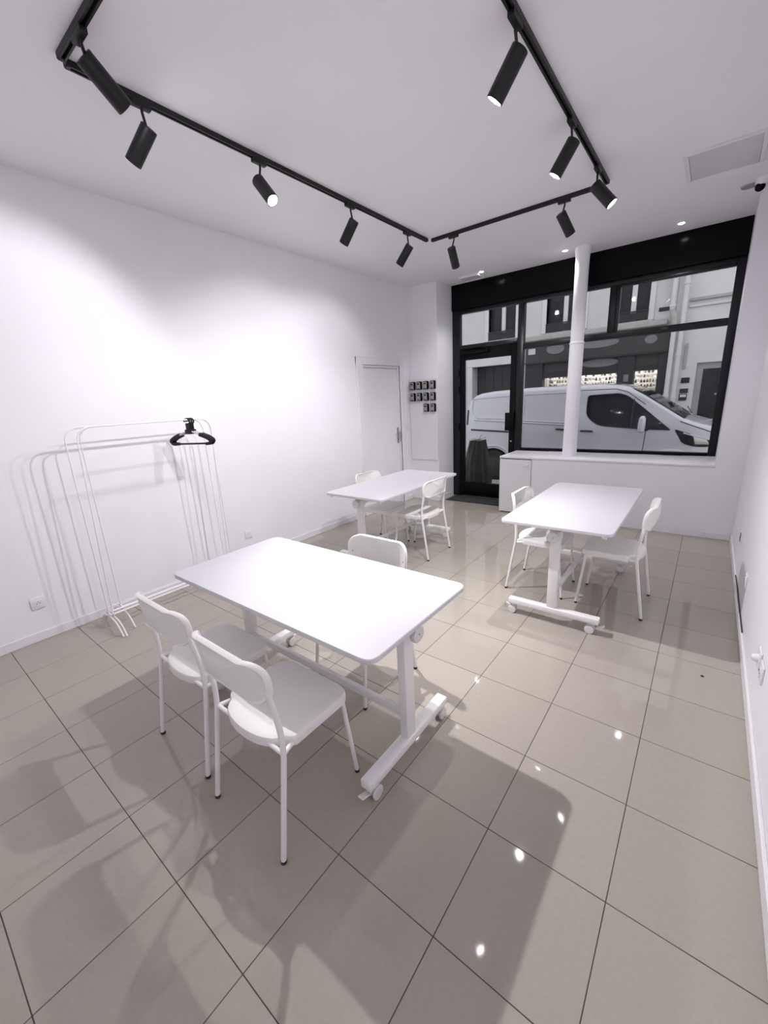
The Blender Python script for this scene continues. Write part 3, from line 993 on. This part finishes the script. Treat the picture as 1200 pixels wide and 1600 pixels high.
def patch(name, outline, off, m, parent, scales=(0, 0.35, 0.7, 1.0), cen=None):
    """curved panel following the near side of the van, with a rim back to the body"""
    ol = [Vector(p) for p in outline]
    c = Vector(cen) if cen else sum(ol, Vector((0, 0))) / len(ol)
    bm = bmesh.new()
    ring_surface(bm, ol, [(s, off) for s in scales] + [(1.0, -0.01)], c, lambda p, lv: near(p.x, p.y, lv))
    return obj(name, bm, m, parent)


glass_ol = rounded_outline([(-1.73, 1.47), (-1.25, 1.485), (-1.12, 1.44), (-0.90, 1.26), (-0.47, 0.885), (-0.80, 0.895), (-1.52, 0.955), (-1.73, 1.12)],
                           [0.05, 0.06, 0.1, 0.3, 0.02, 0.1, 0.12, 0.12], 6)
sw = patch('side_window', glass_ol, 0.004, CARGL, van, cen=(-1.3, 1.15))


def strip(name, pts, r, m, parent, off=0.0):
    return obj(name, T([near(x, z, off) for x, z in pts], r, 8), m, parent)


def lerp(pts, n=8):
    o = []
    for (a, b), (c, e) in zip(pts, pts[1:]):
        for k in range(n):
            o.append((a + (c - a) * k / n, b + (e - b) * k / n))
    o.append(pts[-1])
    return o


sdx = fillet([(p.x, p.y, 0) for p in glass_ol] + [(glass_ol[0].x, glass_ol[0].y, 0)], 0.001, 1)
strip('window_seal', [(p.x, p.y) for p in sdx], 0.006, VANS, sw, 0.003)
strip('window_post', lerp([(-1.02, 1.385), (-1.02, 0.915)]), 0.009, VANS, sw, 0.003)
strip('belt_crease', lerp([(-3.86, 1.08), (-3.2, 1.045), (-1.95, 0.965)]), 0.016, VANW, van, 0.003)
pan = rounded_outline([(-3.93, 1.50), (-2.95, 1.54), (-2.95, 1.095), (-3.80, 1.115), (-3.93, 1.24)], [0.05, 0.03, 0.03, 0.05, 0.06], 5)
strip('panel_crease', [(p.x, p.y) for p in pan] + [(pan[0].x, pan[0].y)], 0.012, VANW, van, 0.002)
pan = rounded_outline([(-2.85, 1.54), (-2.05, 1.54), (-2.05, 1.01), (-2.85, 1.06)], [0.03] * 4, 5)
strip('panel_crease', [(p.x, p.y) for p in pan] + [(pan[0].x, pan[0].y)], 0.012, VANW, van, 0.002)
strip('door_seam', lerp([(-1.89, 1.56), (-1.90, 1.0), (-1.87, 0.15)]), 0.005, VANS, van)
strip('door_seam', lerp([(-2.98, 1.58), (-3.0, 1.0), (-2.98, 0.6), (-2.95, 0.12)]), 0.005, VANS, van)
strip('door_seam', lerp([(-0.80, 0.89), (-0.82, 0.6), (-0.86, 0.12)]), 0.005, VANS, van)
strip('door_seam', lerp([(-1.89, 1.56), (-1.30, 1.56), (-1.12, 1.50), (-0.85, 1.29)]), 0.005, VANS, van)
strip('slide_track', lerp([(-3.93, 0.882), (-3.02, 0.838)]), 0.018, VANS, van, -0.002)
strip('rear_lamp', lerp([(-4.03, 1.28), (-4.035, 0.98)]), 0.022, VANS, van, -0.005)
for x0, x1, z in ((-1.80, -1.60, 0.865), (-2.22, -2.05, 0.895)):
    o = strip('door_handle', [(x0, z), ((x0 + x1) / 2, z), (x1, z - 0.005)], 0.016, VANS, van, 0.012)
# wheel-arch flare
for wx in WHX:
    pts = []
    for k in range(17):
        a = math.radians(8 + 164 * k / 16)
        pts.append((wx + 0.43 * math.cos(a), 0.13 + 0.43 * math.sin(a)))
    strip('arch_flare', pts, 0.028, VANW, van, -0.008)
    for yy in (-0.92 + 0.13, 0.92 - 0.13):
        wh = obj('wheel', L([(0.22, -0.11), (0.31, -0.105), (0.33, -0.08), (0.33, 0.08), (0.31, 0.105), (0.22, 0.11)], (wx - OX, yy, 0.33), 'y', 36), TYRE, van)
        s = -1 if yy < 0 else 1
        bm = bmesh.new()
        lathe(bm, [(0.205, -0.02), (0.20, 0.02)], (wx - OX, yy + s * 0.098, 0.33), 'y', 32)
        for k in range(5):
            a = 2 * math.pi * k / 5
            lathe(bm, [(0.03, -0.03), (0.03, 0.026)], (wx - OX + 0.12 * math.cos(a), yy + s * 0.098, 0.33 + 0.12 * math.sin(a)), 'y', 10)
        obj('hubcap', bm, VANS, wh)
obj('wheel_well', B(WHX[0] - 0.37 - OX, WHX[0] + 0.37 - OX, -0.60, 0.60, 0.12, 0.70), VANS, van)
obj('wheel_well', B(WHX[1] - 0.37 - OX, WHX[1] + 0.33 - OX, -0.56, 0.56, 0.12, 0.70), VANS, van)
# windscreen on the raked nose
bm = bmesh.new()
gx = [(-1.06, 0.0), (-0.9, 0), (-0.75, 0), (-0.6, 0), (-0.45, 0), (-0.30, 0)]
grid = []
for x, _ in gx:
    tz = top_z(x)
    w = half_w(x, tz) - 0.05
    grid.append([bm.verts.new((x - OX + 0.004, w * u, tz + 0.012 + 0.004 * (1 - abs(u)) - OZ)) for u in (-1, -0.97, -0.75, -0.4, 0, 0.4, 0.75, 0.97, 1)])
for a, b_ in zip(grid, grid[1:]):
    for k in range(8):
        bm.faces.new((a[k], a[k + 1], b_[k + 1], b_[k]))
bmesh.ops.solidify(bm, geom=list(bm.faces), thickness=0.012)
obj('windscreen', bm, CARGL, van)
for yy, dx in ((-0.35, 0.0), (0.25, 0.05)):
    obj('wiper', T([(-0.26 - OX, yy, 1.085 - OZ), (-0.40 - OX + dx, yy + 0.5, 1.175 - OZ)], 0.008, 6), VANS, van)
# mirror
bm = bmesh.new()
lathe(bm, [(0.03, 0.0), (0.05, 0.02), (0.055, 0.12), (0.05, 0.22), (0.025, 0.26)], (0, 0, 0), n=18)
for v in bm.verts:
    v.co = Vector((v.co.x * 1.0 + 0.03 * v.co.z, v.co.y * 1.7, v.co.z))
bmesh.ops.translate(bm, verts=bm.verts, vec=(-0.86 - OX, -0.92 - 0.13, 0.86 - OZ))
mr = obj('mirror', bm, VANW, van)
obj('mirror_arm', T([(-0.80 - OX, -0.90, 0.905 - OZ), (-0.84 - OX, -0.99, 0.93 - OZ), (-0.86 - OX, -1.04, 0.935 - OZ)], [0.045, 0.04, 0.03], 10), VANS, mr)
hl = rounded_outline([(-0.42, 0.90), (-0.30, 0.86), (0.18, 0.70), (0.20, 0.60), (-0.16, 0.63), (-0.30, 0.68)], [0.03, 0.05, 0.05, 0.03, 0.06, 0.05], 5)
hd = patch('headlamp', hl, 0.006, CARGL, van)
patch('headlamp_reflector', [(-0.17, 0.80), (0.0, 0.745), (0.05, 0.66), (-0.13, 0.665)], 0.010, CHROME, hd)
strip('lamp_strip', lerp([(-0.30, 0.84), (0.0, 0.745), (0.15, 0.695)]), 0.010, HANGC, hd, 0.006)
strip('bonnet_seam', lerp([(-0.36, 1.02), (-0.1, 0.915), (0.22, 0.775)]), 0.006, VANS, van, 0.0)
o = obj('roof_marker', L([(0.05, 0), (0.045, 0.022), (0.02, 0.03)], (-1.33 - OX, -0.45, 1.635 - OZ), n=16), VANS, van)
# quarter light in front of the door
ql = rounded_outline([(-0.78, 1.08), (-0.44, 0.84), (-0.78, 0.87)], [0.02, 0.02, 0.02], 4)

# ---------------------------------------------------------------- buildings across the street
FYB = 11.5
bA = thing('building', 'cream rendered building with a dark shopfront across the street', 'building', (-3.5, FYB, -0.08))
AX, AZ = -3.5, -0.08


def a_box(name, x0, x1, y0, y1, z0, z1, m, parent, bev=0.0):
    return obj(name, B(x0 - AX, x1 - AX, y0 - FYB, y1 - FYB, z0 - AZ, z1 - AZ, bev, 1), m, parent)


UW = [(-5.13, -4.37), (-3.58, -2.72), (-2.0, -1.36)]
hs = [(a - AX, b - AX, 2.99 - AZ, 5.2 - AZ) for a, b in UW] + [(-5.62 - AX, -4.30 - AX, 0.0, 2.345 - AZ), (-4.06 - AX, -0.86 - AX, 0.0, 2.78 - AZ)]
hs.append((-7.9 - AX, -6.9 - AX, 2.99 - AZ, 5.2 - AZ))
obj('wall', holes(bmesh.new(), -14 - AX, -0.95 - AX + 0.09, 0.0, 8.5, 0.0, 0.4, hs), STONE, bA)
a_box('cornice', -14, -0.97, FYB - 0.10, FYB + 0.0, 2.84, 2.96, CORN, bA, 0.02)
a_box('cornice', -14, -0.97, FYB - 0.05, FYB + 0.0, 2.78, 2.84, CORN, bA, 0.01)
for a, b in UW + [(-7.9, -6.9)]:
    w = a_box('window', a, b, FYB + 0.16, FYB + 0.18, 2.99, 5.2, DKWIN, bA)
    m_ = (a + b) / 2
    a_box('centre_stile', m_ - 0.05, m_ + 0.05, FYB + 0.10, FYB + 0.16, 2.99, 5.2, STONE2, w)
    a_box('surround', a - 0.10, a, FYB - 0.025, FYB + 0.16, 2.96, 5.3, STONE2, w)
    a_box('surround', b, b + 0.10, FYB - 0.025, FYB + 0.16, 2.96, 5.3, STONE2, w)
    a_box('sill', a - 0.10, b + 0.10, FYB - 0.08, FYB + 0.16, 2.955, 2.995, CORN, w)
    bm = bmesh.new()
    box(bm, a - AX, b - AX, -0.05, -0.02, 3.19 - AZ, 3.215 - AZ)
    box(bm, a - AX, b - AX, -0.045, -0.025, 3.005 - AZ, 3.02 - AZ)
    k = a + 0.02
    while k < b:
        box(bm, k - AX, k + 0.012 - AX, -0.042, -0.030, 3.02 - AZ, 3.19 - AZ)
        k += 0.042
    box(bm, a - AX, b - AX, -0.034, -0.031, 3.03 - AZ, 3.18 - AZ)
    obj('railing', bm, IRON, w)
# gateway on the left
a_box('gateway_lintel', -5.75, -4.25, FYB - 0.06, FYB + 0.3, 2.345, 2.53, STONE2, bA, 0.01)
a_box('gateway_pier', -5.75, -5.60, FYB - 0.05, FYB + 0.4, -0.08, 2.345, STONE2, bA)
a_box('gate', -5.60, -4.30, FYB + 0.30, FYB + 0.36, -0.08, 2.345, SHOPD, bA)
for k in range(5):
    x = -5.6 + 1.3 * (k + 0.5) / 5
    a_box('gate_plank', x - 0.122, x + 0.122, FYB + 0.285, FYB + 0.30, -0.05, 2.33, SHOPD, bA)
# shopfront
sf = a_box('shop_fascia', -4.06, -0.86, FYB - 0.06, FYB + 0.25, 2.30, 2.78, SHOPM, bA, 0.01)
a_box('fascia_moulding', -4.10, -0.862, FYB - 0.11, FYB - 0.02, 2.74, 2.80, SHOPD, sf)
a_box('fascia_moulding', -4.06, -0.86, FYB - 0.09, FYB - 0.02, 2.28, 2.32, SHOPD, sf)
for x0, x1 in ((-4.06, -3.60), (-1.865, -1.52), (-1.06, -0.86)):
    a_box('pilaster', x0, x1, FYB - 0.05, FYB + 0.2, -0.08, 2.29, SHOPD, bA, 0.01)
a_box('window_head', -3.60, -1.865, FYB - 0.02, FYB + 0.15, 1.91, 2.06, SHOPD, bA)
a_box('door_head', -1.52, -1.06, FYB - 0.02, FYB + 0.15, 1.92, 2.04, SHOPD, bA)
a_box('transom_panel', -3.60, -1.865, FYB + 0.03, FYB + 0.08, 2.06, 2.29, SHOPM, bA)
a_box('transom_panel', -1.52, -1.06, FYB + 0.03, FYB + 0.08, 2.04, 2.29, SHOPM, bA)
a_box('stall_riser', -3.60, -1.865, FYB - 0.02, FYB + 0.15, -0.08, 0.55, SHOPD, bA)
a_box('window_post', -2.75, -2.69, FYB + 0.0, FYB + 0.08, 0.55, 1.91, SHOPD, bA)
a_box('shop_door', -1.52, -1.06, FYB + 0.03, FYB + 0.08, -0.05, 0.25, SHOPD, bA)
obj('pane', B(-3.60 - AX, -1.865 - AX, 0.04, 0.046, 0.55 - AZ, 1.91 - AZ), GLASS, bA)
obj('pane', B(-1.52 - AX, -1.06 - AX, 0.04, 0.046, 0.25 - AZ, 1.92 - AZ), GLASS, bA)
a_box('notice', -1.72, -1.62, FYB - 0.056, FYB - 0.05, 1.70, 1.86, OVAL, bA)
bm = bmesh.new()
bx0, bx1, by0, by1, bz0, bz1 = -4.05 - AX, -0.93 - AX, 0.21, 2.0, -0.0, 2.6
box(bm, bx0, bx1, by1, by1 + 0.05, bz0, bz1)
box(bm, bx0 - 0.05, bx0, by0, by1, bz0, bz1)
box(bm, bx1, bx1 + 0.05, by0, by1, bz0, bz1)
box(bm, bx0, bx1, by0, by1, bz1, bz1 + 0.05)
box(bm, bx0, bx1, by0, by1, bz0 - 0.02, bz0)
obj('shop_room', bm, SHELF, bA)
obj('shop_lamp', B(-3.7 - AX, -1.1 - AX, 0.75, 0.85, 2.5, 2.53), SHOPLIT, bA)
ovn = 0
for cx, cz, a, b, m_ in ((-3.30, 2.60, 0.22, 0.12, OVAL), (-2.33, 2.62, 0.45, 0.105, OVAL), (-1.25, 2.58, 0.12, 0.09, OVAL)):
    o = obj('fascia_oval', L([(1.0, 0), (1.0, 0.012)], (0, 0, 0), 'y', 32), m_, sf)
    for v in o.data.vertices:
        v.co = Vector((v.co.x * a + cx - AX, -0.072 + v.co.y, v.co.z * b + cz - AZ))
o = obj('transom_oval', L([(1.0, 0), (1.0, 0.012)], (0, 0, 0), 'y', 32), OVAL, bA)
for v in o.data.vertices:
    v.co = Vector((v.co.x * 0.40 - 2.27 - AX, 0.018 + v.co.y, v.co.z * 0.095 + 2.175 - AZ))
a_box('wall_vent', -1.17, -0.985, FYB - 0.012, FYB + 0.01, 3.13, 3.21, IRON, bA)
a_box('wall_plate', -3.98, -3.80, FYB - 0.075, FYB - 0.06, 2.52, 2.66, STONE, sf)

# shelves and bottles seen through the shop window
sh = thing('shop_shelving', 'lit shelving inside the shop across the street', 'shelving', (-2.35, 12.75, -0.08))
for z in (0.95, 1.17, 1.285, 1.40, 1.515, 1.63, 1.745, 1.86, 1.975, 2.09):
    obj('shelf', B(-1.45, 1.45, -0.12, 0.14, z - 0.02, z), SHELF, sh)
for x in (-1.45, -0.5, 0.5, 1.45):
    obj('upright', B(x - 0.015, x + 0.015, -0.12, 0.14, 0.0, 2.2), SHELF, sh)
protos = []
for k, m_ in enumerate(BOTTLES):
    bm = L([(0.022, 0), (0.023, 0.006), (0.023, 0.055), (0.010, 0.072), (0.008, 0.090), (0.010, 0.094)], n=8)
    o = obj('bottle', bm, m_)
    tag(o, 'small bottle on the lit shelves of the shop across the street', 'bottle', 'bottles in the shop across the street')
    protos.append(o)
cnt = 0
for z in (1.285, 1.40, 1.515, 1.63, 1.745, 1.86, 1.975):
    x = -1.36
    while x < 1.4:
        if min(abs(x - u) for u in (-1.45, -0.5, 0.5, 1.45)) > 0.045:
            wx = -2.35 + x
            if z > 1.7 or -1.95 < wx < -1.0:      # lower shelves show only through the shop door
                p = protos[random.randrange(4)]
                if cnt < 4:
                    o = protos[cnt]
                else:
                    o = p.copy()
                    COL.objects.link(o)
                o.location = (wx, 12.75 - 0.05 + random.uniform(-0.02, 0.02), z - 0.08)
                o.scale = (1, 1, random.uniform(0.75, 1.05))
                cnt += 1
        x += random.uniform(0.058, 0.085)

# right-hand building
bB = thing('building', 'pale rendered building with a grey glazed street door', 'building', (2.5, FYB, -0.08))
AX = 2.5
hs = [(-0.36 - AX, 0.52 - AX, 0.0, 2.0 - AZ)]
obj('wall', holes(bmesh.new(), -0.855 - AX, 8 - AX, 0.0, 8.5, 0.0, 0.4, hs), STONE2, bB)
a_box('string_course', -0.63, 8, FYB - 0.06, FYB, 3.24, 3.30, CORN, bB, 0.01)
a_box('string_course', -0.63, 8, FYB - 0.035, FYB, 3.12, 3.18, STONE2, bB, 0.01)
dd = a_box('street_door', -0.36, 0.52, FYB + 0.06, FYB + 0.12, -0.08, 2.0, DOORG, bB)
a_box('door_glass', -0.235, 0.06, FYB + 0.05, FYB + 0.062, 0.82, 1.87, DKWIN, dd)
a_box('door_glass', 0.12, 0.42, FYB + 0.05, FYB + 0.062, 0.82, 1.87, DKWIN, dd)
obj('door_knob', L([(0.02, 0), (0.02, 0.04)], (0.035 - AX, 0.02, 1.42), 'y', 12), CHROME, dd)
for x0, x1, z0, z1, m_ in ((-0.60, -0.45, 1.60, 1.71, DKWIN), (-0.60, -0.45, 1.385, 1.48, IRON), (-0.60, -0.46, 1.225, 1.365, IRON)):
    p = a_box('wall_plaque', x0, x1, FYB - 0.02, FYB, z0, z1, m_, bB)
    if z0 < 1.3:
        for k in range(3):
            a_box('name_card', x0 + 0.02 + k * 0.037, x0 + 0.05 + k * 0.037, FYB - 0.023, FYB - 0.02, 1.30, 1.35, SOCK, p)
a_box('cable_duct', -0.60, -0.55, FYB - 0.03, FYB, 1.9, 2.42, CORN, bB)
for x, zc, lb in ((-0.915, 3.05, 'grey downpipe with an elbow beside the upper window across the street'), (-0.735, None, 'straight pale downpipe on the joint between the two buildings opposite')):
    t = thing('downpipe', lb, 'downpipe', (x, FYB - 0.14, -0.08))
    if zc:
        obj('pipe', T(fillet([(0, 0, 6.0), (0, 0, 3.2), (0.06, -0.02, 3.02), (0.075, -0.02, 2.88), (0.075, -0.02, 0.0)], 0.06), 0.045, 14), STONE2, t)
        obj('collar', L([(0.058, 0), (0.058, 0.05)], (0, 0, 3.25), n=16), STONE2, t)
        obj('collar', L([(0.058, 0), (0.058, 0.05)], (0.075, -0.02, 1.4), n=16), STONE2, t)
        obj('elbow', T(fillet([(0, 0, 3.2), (0.06, -0.02, 3.02), (0.075, -0.02, 2.88)], 0.04), 0.056, 14), CORN, t)
    else:
        obj('pipe', T([(0.03, 0, 6.0), (0.03, 0, 0.0)], 0.045, 14), STONE2, t)
        for z in (1.35, 2.25, 3.65):
            obj('collar', L([(0.057, 0), (0.057, 0.05)], (0.03, 0, z), n=16), STONE2, t)
        obj('wall_clip', B(-0.0, 0.06, 0.04, 0.14, 2.6, 2.63), IRON, t)
